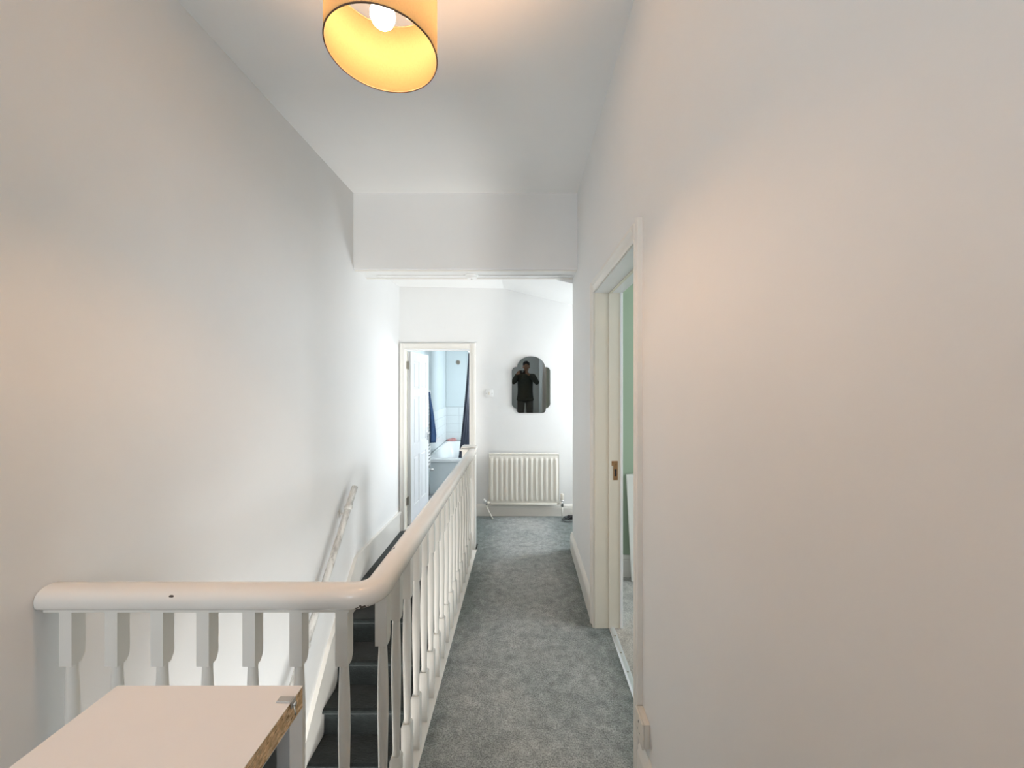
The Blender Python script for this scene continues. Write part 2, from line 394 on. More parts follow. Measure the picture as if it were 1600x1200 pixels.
# fillet strip below the rail
b = nb(); box(b, XL+.004, cx, YR-.019, YR+.019, 0.878, 0.890); 
prism(b, [(XB-.019, cy), (XB+.019, cy), (XB+.003, 3.59), (XB-.035, 3.59)], 'z', 0.872, 0.886); obj('rail_fillet', b, 'gloss', bal)

def baluster_bm(a=0.0185):
    b = nb(); n = 16
    def ring(z, r, sq):
        vs = []
        for k in range(n):
            t = 2*PI*k/n + PI/n*0; c, s = math.cos(t), math.sin(t)
            rs = r/max(abs(c), abs(s)); rr = rs*sq + r*(1-sq)
            vs.append(b.verts.new((rr*c, rr*s, z)))
        return vs
    sec = [(0.0, a, 1), (0.217, a, 1), (0.228, a*.84, .9), (0.2285, .0135, .1), (0.25, .0120, 0), (0.34, .0140, 0), (0.44, .0162, 0), (0.52, .0172, 0), (0.60, .0165, 0),
           (0.66, .0148, 0), (0.70, .0132, 0), (0.7165, .0128, 0), (0.718, a, 1), (0.738, a, 1), (0.884, a, 1)]
    R = [ring(*s) for s in sec]
    for v in R[-3]:        # the back lower edge of the upper block is cut away diagonally
        if v.co.y > 0.0: v.co.y = v.co.y*0.45
    for A, B in zip(R, R[1:]):
        for k in range(n): b.faces.new((A[k], A[(k+1) % n], B[(k+1) % n], B[k]))
    b.faces.new(R[0][::-1]); b.faces.new(R[-1]); return b
spots = [((px-817)/531.0, YR) for px in (102, 173.5, 245, 316.5, 388.5, 462, 533.5)]
k = 0
while 1.255+0.1345*k < 3.52:
    y = 1.255+0.1345*k; spots.append((XB-0.016*max(0, (y-1.25)/2.35), y)); k += 1
first = None
for (x, y) in spots:
    if first is None:
        bb = baluster_bm(); me = bpy.data.meshes.new('baluster'); bb.to_mesh(me); bb.free(); me.materials.append(M['gloss'])
        me.shade_smooth(); me.set_sharp_from_angle(angle=math.radians(35))
        first = bpy.data.objects.new('baluster', me); o = first
    else: o = first.copy()
    COL.objects.link(o); o.parent = bal
    sc = 1.0 - 0.022*max(0, (y-1.25)/2.35)/0.88
    o.location = Vector((x, y, 0.0))-bal.location; o.scale = (1, 1, sc)
# string / apron around the well edge
b = nb(); box(b, -0.485, -0.422, 1.19, 3.57, -0.24, 0.004, 0.003); box(b, XL+.003, -0.422, 1.135, 1.19, -0.24, 0.004, 0.003)
obj('string_board', b, 'gloss', bal)
b = nb(); box(b, -0.56, -0.44, 3.58, 3.70, -0.30, 0.905, 0.006); obj('newel_post', b, 'gloss', bal)
nw = [o for o in bal.children if o.name.startswith('newel_post')][0]
b = nb(); box(b, -0.578, -0.430, 3.562, 3.718, 0.905, 0.925, 0.006); box(b, -0.568, -0.436, 3.572, 3.708, 0.925, 0.943, 0.014, 3); obj('newel_cap', b, 'gloss', nw)

# ------------------------------------------------------------------ bulkhead underside: trunking and alarm
b = nb(); box(b, -1.29, -0.515, 3.435, 3.452, BMZ-.012, BMZ, .002); box(b, -0.385, 0.44, 3.435, 3.452, BMZ-.012, BMZ, .002)
tag(obj('cable_trunking', b, 'plastic'), 'thin white cable trunking along the underside of the bulkhead beam', 'trunking')
b = nb(); box(b, XL+.001, XR-.001, BM0+.02, BM0+.05, BMZ-.008, BMZ); box(b, XL+.001, XR-.001, BM1-.04, BM1-.01, BMZ-.008, BMZ); struct('trim_2', b, 'gloss')
al = thing('smoke_alarm', 'small round white smoke alarm under the bulkhead beam', 'smoke alarm', (-0.45, 3.43, BMZ-.035))
b = nb(); lathe(b, [(.058, BMZ), (.058, BMZ-.012), (.05, BMZ-.016), (.048, BMZ-.016)], -.45, 3.43, 28); obj('base_ring', b, 'plastic', al, 'auto')
b = nb(); lathe(b, [(.046, BMZ-.016), (.046, BMZ-.028), (.038, BMZ-.036), (.012, BMZ-.038)], -.45, 3.43, 28); obj('cover', b, 'plastic', al, 'auto')
b = nb(); lathe(b, [(.008, BMZ-.038), (.008, BMZ-.041), (.004, BMZ-.042)], -.45, 3.43, 12); obj('test_button', b, 'steel', al, 'auto')

# ------------------------------------------------------------------ bedroom door (right)
d2 = sgroup('door_2', (XR+T/2, 2.0, 0))
def arch_prof(w=0.07, d=0.02):   # (across, out)
    return [(0, 0), (0, d*.55), (w*.12, d*.7), (w*.2, d*.5), (w*.55, d*.65), (w*.72, d), (w*.9, d), (w, d*.8), (w, 0)]
def arch_vert_y(y_in, sgn, x, z0, z1):    # vertical board, inner edge y_in, going sgn in y; on wall x protruding -x
    b = nb(); prism(b, [(x-p[1], y_in+sgn*p[0]) for p in arch_prof(0.072, 0.024)], 'z', z0, z1); return b
obj('architrave', arch_vert_y(D0-.004, -1, XR, 0, DZ+.075), 'gloss', d2)
obj('architrave', arch_vert_y(D1+.004, 1, XR, 0, DZ+.075), 'gloss', d2)
b = nb(); prism(b, [(XR-p[1], DZ+.004+p[0]) for p in arch_prof(0.072, 0.024)], 'y', D0-.003, D1+.003); obj('architrave', b, 'gloss', d2)
b = nb(); box(b, XR-.004, XR+T+.004, D1, D1+.032, 0, DZ); obj('door_lining', b, 'lining', d2)
b = nb(); box(b, XR-.004, XR+T+.004, D0-.032, D0, 0, DZ); obj('door_lining', b, 'lining', d2)
b = nb(); box(b, XR-.004, XR+T+.004, D0-.032, D1+.032, DZ, DZ+.032); obj('door_lining', b, 'white_gloss', d2)
b = nb(); box(b, XR+.085, XR+.10, D1-.006, D1, 0, DZ); box(b, XR+.085, XR+.10, D0, D0+.006, 0, DZ); box(b, XR+.085, XR+.10, D0+.006, D1-.006, DZ-.006, DZ); obj('door_stop', b, 'lining', d2)
b = nb(); box(b, XR+T+.004, XR+T+.022, D1-.006, D1+.07, 0, DZ+.07, .004); box(b, XR+T+.004, XR+T+.022, D0-.07, D1-.006, DZ-.0, DZ+.07, .004); obj('inner_architrave', b, 'white_gloss', d2)
b = nb(); box(b, XR+.112, XR+.14, D1-.003, D1, 0.93, 1.05, .001); sp = obj('strike_plate', b, 'brass', d2, label='worn brass strike plate')
b = nb(); box(b, XR+.120, XR+.132, D1-.0045, D1-.0028, 0.955, 1.0); obj('latch_hole', b, 'black', sp)
b = nb(); box(b, XR+.10, XR+.118, D1-.0045, D1-.0, 1.02, 1.05, .002); obj('latch_tab', b, 'brass', sp)
# open bedroom door leaf, swung into the bedroom on the near hinges
b = nb(); box(b, XR+T+.03, XR+T+.07+.72, D0-.045, D0-.008, 0.01, DZ-.01, .003)
lf = obj('door_leaf', b, 'white_gloss', d2)
b = nb(); box(b, XR+.03, XR+T-.01, D0-.0, D0+.004, 0.0, 0.004)
# threshold strip
b = nb(); prism(b, [(.540, 0.001), (.543, .004), (.550, .008), (.566, .008), (.574, .004), (.577, 0.001)], 'y', D0, D1)
ts = obj('threshold_strip', b, 'alu'); tag(ts, 'silver metal carpet threshold strip across the right-hand doorway', 'threshold strip')
for i in range(6):
    y = D0+.08+i*.145; b = nb(); lathe(b, [(.0045, .0078), (.0045, .0088), (.002, .0092)], .558, y, 10); obj('screw', b, 'hinge', ts)

# bedroom
b = nb(); box(b, .560, XR+T, D0, D1, -.2, 0.0); box(b, XR+T, 3.5, -0.4, 3.10, -.2, 0.0); struct('floor_bedroom', b, 'bed_carpet')
b = nb(); box(b, XR+T, 3.5, 3.10, 3.30, 0, 2.9); struct('wall_bedroom_far', b, 'green')
b = nb(); box(b, XR+T, 3.5, -.55, -.4, 0, 2.9); struct('wall_bedroom_near', b, 'green')
b = nb(); box(b, 3.5, 3.65, -.4, 3.1, 0, .9); box(b, 3.5, 3.65, -.4, 3.1, 2.3, 2.9); box(b, 3.5, 3.65, -.4, .8, .9, 2.3); box(b, 3.5, 3.65, 2.4, 3.1, .9, 2.3); struct('wall_bedroom_window', b, 'green')
b = nb(); box(b, XR+T, 3.65, -.55, 3.3, 2.9, 3.05); struct('ceiling_bedroom', b, 'ceiling')
skirt_x('baseboard_bedroom', 3.10, -1, XR+T, 3.5, 0.17)
b = nb()
t = nb(); box(t, 0, .62, -.009, .009, 0, .815, .002)
merge(b, t, Matrix.Translation((.838, 3.015, .004)) @ Matrix.Rotation(math.radians(-3.2), 4, 'X') @ Matrix.Rotation(math.radians(-2.0), 4, 'Y'))
lb = obj('leaning_board', b, 'board'); tag(lb, 'white board leaning in the bedroom, seen through the right-hand doorway', 'board')

# ------------------------------------------------------------------ bathroom door (far left)
d1 = sgroup('door_1', ((BX0+BX1)/2, YF, BZ0))
b = nb(); prism(b, [(BX1-.003+p[0], YF-p[1]) for p in arch_prof(.072, .022)], 'z', BZ0, BZ1+.075); obj('architrave', b, 'gloss', d1)
b = nb(); prism(b, [(BX0+.003-p[0]*.75, YF-p[1]) for p in arch_prof(.072, .022)], 'z', BZ0, BZ1+.075); obj('architrave', b, 'gloss', d1)
b = nb(); prism(b, [(YF-p[1], BZ1+.003+p[0]) for p in arch_prof(.072, .022)], 'x', BX0+.002, BX1-.002); obj('architrave', b, 'gloss', d1)
b = nb(); box(b, BX0-.028, BX0, YF-.002, YF+.122, BZ0, BZ1); obj('door_lining', b, 'lining', d1)
b = nb(); box(b, BX1, BX1+.028, YF-.002, YF+.122, BZ0, BZ1); obj('door_lining', b, 'lining', d1)
b = nb(); box(b, BX0-.028, BX1+.028, YF-.002, YF+.122, BZ1, BZ1+.028); obj('door_lining', b, 'white_gloss', d1)
b = nb(); box(b, BX1-.012, BX1, YF+.05, YF+.075, BZ0, BZ1); box(b, BX0+.0, BX1-.012, YF+.05, YF+.075, BZ1-.012, BZ1); obj('door_stop', b, 'white_gloss', d1)
b = nb(); box(b, BX0, BX1, YF+.0, YF+.12, BZ0, BZ0+.012, .003); obj('door_sill', b, 'gloss', d1)
# leaf: local x along the leaf from the hinge, y thickness, z up
LW, LH = 0.72, 2.04
MLEAF = Matrix.Translation((BX0+.022, YF+.123, BZ0+.016)) @ Matrix.Rotation(math.radians(87.6), 4, 'Z')
t = nb(); box(t, 0, LW, -.008, .008, 0, LH)
for x0, x1 in ((0, .105), (LW/2-.045, LW/2+.045), (LW-.105, LW)): box(t, x0, x1, -.020, .020, 0, LH, .003, 1)
for z0, z1 in ((0, .20), (.78, .93), (1.50, 1.60), (LH-.11, LH)):
    box(t, .10, LW/2-.04, -.0195, .0195, z0, z1, .003, 1); box(t, LW/2+.04, LW-.10, -.0195, .0195, z0, z1, .003, 1)
b = nb(); merge(b, t, MLEAF); leaf = obj('door_leaf', b, 'white_gloss', d1)
for x0, x1 in ((.105, LW/2-.045), (LW/2+.045, LW-.105)):
    for z0, z1 in ((.20, .78), (.93, 1.50), (1.60, LH-.11)):
        t = nb(); box(t, x0+.02, x1-.02, -.016, .016, z0+.02, z1-.02, .007, 1); b = nb(); merge(b, t, MLEAF); obj('door_panel', b, 'white_gloss', leaf)
for s in (-1, 1):
    t = nb(); tube(t, [(LW-.055, s*.018, 1.0), (LW-.055, s*.055, 1.0)], .008, 10); tube(t, [(LW-.055, s*.052, 1.0), (LW-.12, s*.056, 1.0), (LW-.165, s*.052, .998)], .008, 10)
    box(t, LW-.075, LW-.035, s*.018-.003, s*.018+.003, .90, 1.07)
    b = nb(); merge(b, t, MLEAF); obj('door_handle', b, 'chrome', leaf, True)
for z in (0.09, 1.68):
    b = nb(); box(b, BX0+.0005, BX0+.003, YF+.055, YF+.110, z, z+.09, .001); tube(b, [(BX0+.008, YF+.112, z-.003), (BX0+.008, YF+.112, z+.093)], .007, 8); obj('hinge', b, 'hinge', d1)

# ------------------------------------------------------------------ bathroom
BL, BR, BBK, BC = -1.50, 0.55, 7.62, 2.11
b = nb(); box(b, BL-.15, BL, YF+.12, BBK+.15, -.5, 2.4); struct('wall_bathroom_left', b, 'wet_panel')
wb = sgroup('wall_bathroom_back', (-.5, BBK+.07, -.3))
b = nb(); box(b, BL, BR, BBK, BBK+.15, -.5, 2.4); obj('backing', b, 'grout', wb)
b = nb(); box(b, BR, BR+.15, YF+.12, BBK+.15, -.5, .85); box(b, BR, BR+.15, YF+.12, BBK+.15, 1.85, 2.4); box(b, BR, BR+.15, YF+.12, 5.35, .85, 1.85); box(b, BR, BR+.15, 6.85, BBK, .85, 1.85); struct('wall_bathroom_right', b, 'wall')
b = nb(); box(b, BL, BR, YF+.12, BBK, BC, 2.4); struct('ceiling_bathroom', b, 'ceiling')
b = nb(); box(b, BL, BR, YF+.12, BBK, -.5, -.17); struct('floor_bathroom', b, 'bath_floor')
b = nb(); box(b, BL-.15, XL-.0, YF+.0, YF+.12, -.5, 2.4); struct('wall_bathroom_corner', b, 'wall')
# back wall tiles: square rows below, tall panels above
TW, TH = 0.25, 0.163
tme = None
for r in range(4):
    for c in range(8):
        x0 = BL+.003+c*TW; z0 = .365+r*TH
        if tme is None:
            b = nb(); box(b, -TW/2+.002, TW/2-.002, -.008, 0, -TH/2+.002, TH/2-.002, .002, 1)
            tme = bpy.data.meshes.new('tile'); b.to_mesh(tme); b.free(); tme.materials.append(M['tile'])
        o = bpy.data.objects.new('tile', tme); COL.objects.link(o); o.parent = wb
        o.location = Vector((x0+TW/2, BBK, z0+TH/2))-wb.location
for c in range(5):
    x0 = BL+.003+c*.4; b = nb(); box(b, x0+.002, min(x0+.398, BR), BBK-.008, BBK, .365+4*TH+.006, BC, .002, 1); obj('wall_panel', b, 'wet_panel', wb)
b = nb(); box(b, BL, BR, BBK-.018, BBK, .365+4*TH-.004, .365+4*TH+.008, .002, 1); obj('tile_trim', b, 'grout', wb)
tl = sgroup('wall_bathroom_tiling', (BL+.004, 6.7, .365))
tme2 = None
for r in range(4):
    for c in range(7):
        if tme2 is None:
            b = nb(); box(b, 0, .008, -TW/2+.002, TW/2-.002, -TH/2+.002, TH/2-.002, .002, 1)
            tme2 = bpy.data.meshes.new('tile'); b.to_mesh(tme2); b.free(); tme2.materials.append(M['tile'])
        o = bpy.data.objects.new('tile', tme2); COL.objects.link(o); o.parent = tl
        o.location = Vector((BL, 5.87+TW/2+c*.2485, .365+r*TH+TH/2))-tl.location
# vent
vn = thing('extractor_vent', 'small round grey vent high on the back bathroom wall', 'vent', (-1.26, BBK-.02, 1.84))
def disc_y(cx, cz, y, prof, n=24):
    b = nb(); rings = [[b.verts.new((cx+r*math.cos(2*PI*k/n), y-d, cz+r*math.sin(2*PI*k/n))) for k in range(n)] for r, d in prof]
    for A, B in zip(rings, rings[1:]):
        for k in range(n): b.faces.new((A[k], A[(k+1) % n], B[(k+1) % n], B[k]))
    b.faces.new(rings[0]); b.faces.new(rings[-1]); bmesh.ops.recalc_face_normals(b, faces=b.faces); return b
obj('rim', disc_y(-1.26, 1.885, BBK-.008, [(.045, 0), (.045, .008), (.036, .012), (.034, .006)]), 'steel', vn, 'auto')
obj('grille', disc_y(-1.26, 1.885, BBK-.014, [(.033, 0), (.033, .004), (.012, .005), (.010, .008)]), 'hinge', vn, 'auto')
# bath
bt = thing('bathtub', 'white bathtub seen end-on through the open bathroom doorway', 'bathtub', (-1.14, 6.73, -.17))
X0, X1, Y0, Y1, ZR = BL+.01, -.78, 5.87, 7.60, .362
def rrect(x0, x1, y0, y1, r, z, n=6):
    out = []
    for (cx_, cy_, a0) in ((x1-r, y1-r, 0), (x0+r, y1-r, PI/2), (x0+r, y0+r, PI), (x1-r, y0+r, 3*PI/2)):
        for i in range(n+1):
            a = a0+PI/2*i/n; out.append((cx_+r*math.cos(a), cy_+r*math.sin(a), z))
    return out
b = nb(); secs = [rrect(X0+.01, X1-.01, Y0+.01, Y1-.01, .02, ZR-.05), rrect(X0, X1, Y0, Y1, .025, ZR-.045), rrect(X0, X1, Y0, Y1, .025, ZR-.008), rrect(X0+.008, X1-.008, Y0+.008, Y1-.008, .02, ZR),
    rrect(X0+.05, X1-.05, Y0+.07, Y1-.07, .12, ZR), rrect(X0+.06, X1-.06, Y0+.085, Y1-.085, .12, ZR-.012), rrect(X0+.09, X1-.09, Y0+.16, Y1-.14, .12, ZR-.2), rrect(X0+.12, X1-.12, Y0+.28, Y1-.18, .12, ZR-.36), rrect(X0+.18, X1-.18, Y0+.36, Y1-.24, .1, ZR-.38)]
R = [[b.verts.new(p) for p in s] for s in secs]; n = len(R[0])
for A, B in zip(R, R[1:]):
    for k in range(n): b.faces.new((A[k], A[(k+1) % n], B[(k+1) % n], B[k]))
b.faces.new(R[-1]); bmesh.ops.recalc_face_normals(b, faces=b.faces); obj('tub', b, 'acrylic', bt, 'auto')
b = nb(); box(b, X0+.03, X1-.03, Y0+.025, Y0+.04, -.17, ZR-.046); box(b, X1-.04, X1-.025, Y0+.041, Y1-.01, -.17, ZR-.046); bp_ = obj('bath_panel', b, 'bath_panel', bt)
b = nb(); box(b, X0+.03, X1-.03, Y0+.018, Y0+.025, -.17, -.11, .002); obj('plinth', b, 'bath_panel', bp_)
b = nb(); tube(b, [(-1.14, Y1-.035, ZR), (-1.14, Y1-.035, ZR+.07), (-1.14, Y1-.08, ZR+.09), (-1.14, Y1-.13, ZR+.07)], .014, 10); obj('tap', b, 'chrome', bt, True)
# flannel on the back rim
b = nb(); ball(b, (0, 0, 0), 1, 4)
for v in b.verts:
    n_ = math.sin(v.co.x*7+1)*math.cos(v.co.y*9)*.18 + math.sin(v.co.x*15)*.06
    v.co = Vector((-1.375+v.co.x*.10, 7.545+v.co.y*.04, ZR+.022+max(v.co.z*(1+n_), -.95)*.024+(.018 if v.co.x > 0 else 0)*max(0, v.co.z)))
tag(obj('flannel', b, 'red_cloth', None, True), 'crumpled red flannel lying on the far rim of the bathtub', 'cloth')
# shower curtain
sc_ = thing('shower_curtain', 'dark navy shower curtain bunched at the right side of the bathtub', 'curtain', (-.83, 6.2, .3))
b = nb(); nu, nv = 70, 26; G = []
for j in range(nv+1):
    v = j/nv; z = 1.955-1.66*v; row = []
    for i in range(nu+1):
        u = i/nu; fold = (.012+.022*v)*math.sin(u*2*PI*9)+.006*math.sin(u*31+v*5)
        drift = -.155*(v**1.6)*(1-u)**1.2
        row.append(b.verts.new((-.835+fold+drift, 5.98+u*.50*(1+.1*v)+.008*math.cos(u*2*PI*9), z)))
    G.append(row)
for A, B in zip(G, G[1:]):
    for i in range(nu): b.faces.new((A[i], A[i+1], B[i+1], B[i]))
cu = obj('curtain_cloth', b, 'curtain', sc_, True); cu.modifiers.new('t', 'SOLIDIFY').thickness = .003
b = nb(); tube(b, [(-.83, 5.9, 1.985), (-.83, 7.6, 1.985)], .011, 12); obj('curtain_rod', b, 'chrome', sc_, True)
for i in range(8):
    b = nb(); y = 6.0+i*.065; tube(b, [(-.83+.018*math.cos(a*PI/5), y, 1.978+.018*math.sin(a*PI/5)) for a in range(11)], .002, 6); obj('curtain_ring', b, 'chrome', sc_, True)
# towel radiator
tr = thing('towel_radiator', 'white ladder towel radiator on the left bathroom wall beside the open door', 'radiator', (-1.39, 5.6, .26))
for y in (5.42, 5.81):
    b = nb(); tube(b, [(-1.39, y, .25), (-1.39, y, 1.40)], .015, 12); obj('upright', b, 'plastic', tr, True)
for i, z in enumerate([.31, .36, .41, .46, .51, .56, .61, .72, .77, .82, .87, .92, 1.04, 1.09, 1.14, 1.19, 1.30, 1.35]):
    b = nb(); tube(b, [(-1.382, 5.42, z), (-1.378, 5.61, z), (-1.382, 5.81, z)], .010, 8); obj('rung', b, 'plastic', tr, True)
for y in (5.48, 5.75):
    for z in (.40, 1.28):
        b = nb(); tube(b, [(BL+.010, y, z), (-1.38, y, z)], .009, 8); obj('wall_bracket', b, 'chrome', tr, True)
b = nb(); tube(b, [(-1.39, 5.81, .25), (-1.39, 5.81, .19), (-1.39, 5.81, -.17)], .009, 8); tube(b, [(-1.42, 5.81, .215), (-1.33, 5.81, .215)], .019, 12); obj('valve', b, 'chrome', tr, True)
# towel draped over the rail
b = nb(); G = []
for j in range(25):
    v = j/24; z = 1.375-.73*v; row = []
    wv = .05+.24*min(1, v*1.15) if v < .87 else .29-.5*(v-.87)
    for i in range(33):
        u = i/32; y = 5.56+.06*v+(u)*wv; x = -1.345+.012*math.sin(u*13+v*3)*(0.4+v)+.02*v
        row.append(b.verts.new((x, y, z-.03*u*v)))
    G.append(row)
for A, B in zip(G, G[1:]):
    for i in range(32): b.faces.new((A[i], A[i+1], B[i+1], B[i]))
tw = obj('towel', b, 'navy', None, True); tag(tw, 'navy blue towel hanging on the white ladder radiator', 'towel'); tw.modifiers.new('t', 'SOLIDIFY').thickness = .012

# ------------------------------------------------------------------ windows (out of frame, where the daylight comes in)
def window(name, axis, a, u0, u1, z0, z1):
    g = sgroup(name, ((a, (u0+u1)/2, z0) if axis == 'x' else ((u0+u1)/2, a, z0)))
    def bx(u0, u1, z0, z1, t=.04):
        b = nb()
        if axis == 'x': box(b, a-t/2, a+t/2, u0, u1, z0, z1, .004, 1)
        else: box(b, u0, u1, a-t/2, a+t/2, z0, z1, .004, 1)
        return b
    f = .05
    for q in ((u0, u0+f, z0, z1), (u1-f, u1, z0, z1), (u0+f, u1-f, z0, z0+f), (u0+f, u1-f, z1-f, z1), (u0+f, u1-f, (z0+z1)/2-.02, (z0+z1)/2+.02)):
        obj('window_frame', bx(*q), 'white_gloss', g)
    return g
window('window_1', 'y', YB-.08, -1.38, -.46, .9, 2.6)
window('window_2', 'x', 1.82, 3.68, 4.36, 1.0, 1.9)
window('window_3', 'x', BR+.08, 5.35, 6.85, .85, 1.85)
window('window_4', 'x', 3.57, .8, 2.4, .9, 2.3)

# ------------------------------------------------------------------ radiator on the far wall
rd = thing('radiator', 'cream fluted panel radiator on the far wall below the mirror', 'radiator', (0.01, YF-.06, .137))
RX0, RX1, RZ0, RZ1, RY = -.380, .402, .150, .715, YF-.085
NF = 14
b = nb(); nx = NF*10; zs = [RZ0, RZ0+.012, RZ0+.028, RZ0+.036, RZ0+.05, RZ0+.062, RZ0+.078, RZ1-.075, RZ1-.06, RZ1-.048, RZ1-.036, RZ1-.01, RZ1]
def win(z):
    a = min(1, max(0, (z-(RZ0+.036))/.03)); c = min(1, max(0, ((RZ1-.036)-z)/.03)); a = min(a, c); return a*a*(3-2*a)
G = []
for z in zs:
    row = []
    for i in range(nx+1):
        u = i/nx; x = RX0+(RX1-RX0)*u; ph = (u*NF) % 1.0
        c = .5-.5*math.cos(2*PI*ph); c = min(1, max(0, (c-.25)*1.8)); d = .014*c*win(z)
        if u*NF < .25 or u*NF > NF-.25: d = 0
        e = .006 if z in (zs[0], zs[-1]) else 0
        row.append(b.verts.new((x, RY-d+e+.006*(1-win(z))*0, z)))
    G.append(row)
for A, B in zip(G, G[1:]):
    for i in range(nx): b.faces.new((A[i], A[i+1], B[i+1], B[i]))
bk = [[b.verts.new((x, RY+.02, z)) for x in (RX0, RX1)] for z in (RZ0, RZ1)]
b.faces.new(G[0]+[bk[0][1], bk[0][0]]); b.faces.new(G[-1][::-1]+[bk[1][0], bk[1][1]])
b.faces.new([r[0] for r in G]+[bk[1][0], bk[0][0]]); b.faces.new([r[-1] for r in G][::-1]+[bk[0][1], bk[1][1]]); b.faces.new((bk[0][0], bk[0][1], bk[1][1], bk[1][0]))
bmesh.ops.recalc_face_normals(b, faces=b.faces); obj('radiator_panel', b, 'rad', rd, 'auto')
b = nb(); box(b, RX0-.003, RX1+.003, RY-.004, RY+.05, RZ1, RZ1+.010, .003); obj('top_cover', b, 'rad', rd)
for x0 in (RX0-.004, RX1): 
    b = nb(); box(b, x0, x0+.004, RY-.002, RY+.05, RZ0+.02, RZ1); obj('side_cover', b, 'rad', rd)
b = nb(); tube(b, [(RX0+.02, RY-.002, RZ0+.008), (RX1-.02, RY-.002, RZ0+.008)], .010, 10); obj('bottom_seam', b, 'rad', rd, True)
for x in (RX0+.15, RX1-.15):
    b = nb(); box(b, x-.015, x+.015, RY+.02, YF-.002, RZ0+.05, RZ1-.05); obj('wall_bracket', b, 'rad', rd)
for x in (RX0-.012, RX1+.012):
    b = nb(); tube(b, [(x-.02, RY+.01, RZ0+.022), (x+.02, RY+.01, RZ0+.022)], .016, 10); obj('radiator_boss', b, 'rad', rd, True)
vl = RX0-.028
b = nb(); tube(b, [(vl+.028, RY+.01, RZ0+.022), (vl-.005, RY+.01, RZ0+.022)], .015, 8); tube(b, [(vl, RY+.01, RZ0-.005), (vl, RY+.01, RZ0+.03)], .011, 8); obj('lockshield_valve', b, 'chrome', rd, True)
b = nb(); tube(b, [(vl-.012, RY+.005, RZ0+.025), (vl-.026, RY, RZ0+.065)], [.014, .011], 10); obj('valve_cap', b, 'plastic', rd, True)
vr = RX1+.04
b = nb(); tube(b, [(vr-.04, RY+.01, RZ0+.022), (vr+.012, RY+.01, RZ0+.022)], .015, 8); tube(b, [(vr, RY+.01, RZ0-.02), (vr, RY+.01, RZ0+.05)], .017, 10); tube(b, [(vr, RY+.01, RZ0+.04), (vr, RY+.01, RZ0+.052)], .022, 12); obj('thermostatic_valve', b, 'chrome', rd, True)
b = nb(); tube(b, [(vr, RY+.01, RZ0+.052), (vr, RY+.01, RZ0+.058), (vr, RY+.01, RZ0+.115), (vr, RY+.01, RZ0+.122)], [.016, .020, .019, .015], 14); obj('valve_head', b, 'plastic_warm', rd, 'auto')
b = nb(); tube(b, [(vl, RY+.01, RZ0), (vl+.022, RY+.0, .08), (vl+.075, RY-.03, .0)], .0085, 10); obj('pipe', b, 'rad', rd, True)
b = nb(); tube(b, [(vr, RY+.01, RZ0-.01), (vr, RY+.01, .0)], .0085, 10); obj('pipe', b, 'rad', rd, True)

# ------------------------------------------------------------------ mirror
mz0, mz1, mxc = 1.177, 1.822, 0.093
def m_outline():
    hw, ah, bh = .218, .158, .163   # ears, arch, bottom half widths
    P = []
    ear_top, ear_bot = mz1-.128, mz0+.088
    P += [(bh-.02, mz0)]
    for i in range(1, 7): a = -PI/2+i*PI/12*.85; P.append((bh-.03+.034*math.cos(a), mz0+.034+.034*math.sin(a)))
    for i in range(0, 7): t = i/6; P.append((bh+.006+(hw-bh-.012)*t, ear_bot-.036+.030*t+.008*math.sin(t*PI)*-1))
    for i in range(1, 5): a = -PI/4+i*PI/16; P.append((hw-.02+.02*math.cos(a), ear_bot+.012+.02*math.sin(a)))
    for i in range(0, 7): a = i*PI/12; P.append((hw-.045+.045*math.cos(a), ear_top-.04+.045*math.sin(a)))
    for i in range(0, 13):
        a = math.asin(0.0)+i*(PI/2)/12
        P.append((ah*math.cos(a), ear_top+.004+(mz1-ear_top-.004)*math.sin(a)))
    full = [(mxc+x, z) for x, z in P] + [(mxc-x, z) for x, z in reversed(P[:-1])]
    return full
mr = thing('wall_mirror', 'frameless arched mirror with scalloped corners on the far wall', 'mirror', (mxc, YF-.02, mz0))
def lean(z, d): return YF-d-(z-mz0)*math.tan(math.radians(1.12))
b = nb(); O = m_outline()
F = [b.verts.new((x, lean(z, .012), z)) for x, z in O]; Bk = [b.verts.new((x, lean(z, .007), z)) for x, z in O]
b.faces.new(F); b.faces.new(Bk[::-1])
for i in range(len(O)): b.faces.new((F[i], F[(i+1) % len(O)], Bk[(i+1) % len(O)], Bk[i]))
bmesh.ops.recalc_face_normals(b, faces=b.faces); obj('mirror_glass', b, 'mirror', mr)
b = nb(); Oi = [(mxc+(x-mxc)*.9, mz0+.32+(z-mz0-.32)*.93) for x, z in O]
F = [b.verts.new((x, lean(z, .0065), z)) for x, z in Oi]; Bk = [b.verts.new((x, lean(z, .001) if z < 1.3 else YF-.001, z)) for x, z in Oi]
b.faces.new(F); b.faces.new(Bk[::-1])
for i in range(len(Oi)): b.faces.new((F[i], F[(i+1) % len(Oi)], Bk[(i+1) % len(Oi)], Bk[i]))
bmesh.ops.recalc_face_normals(b, faces=b.faces); obj('backing_board', b, 'black', mr)

# light switch
ls = thing('light_switch', 'white light switch on the far wall between the bathroom door and the mirror', 'switch', (-.384, YF-.005, 1.36))
b = nb(); box(b, -.427, -.341, YF-.010, YF, 1.357, 1.443, .004, 2); sw = obj('switch_plate', b, 'plastic', ls, 'auto')
b = nb(); box(b, -.394, -.374, YF-.018, YF-.010, 1.382, 1.418, .003, 1); obj('rocker', b, 'plastic_warm', ls)
for x in (-.417, -.351):
    b = nb(); box(b, x-.003, x+.003, YF-.0115, YF-.010, 1.397, 1.403, .0005, 1); obj('screw', b, 'hinge', ls)

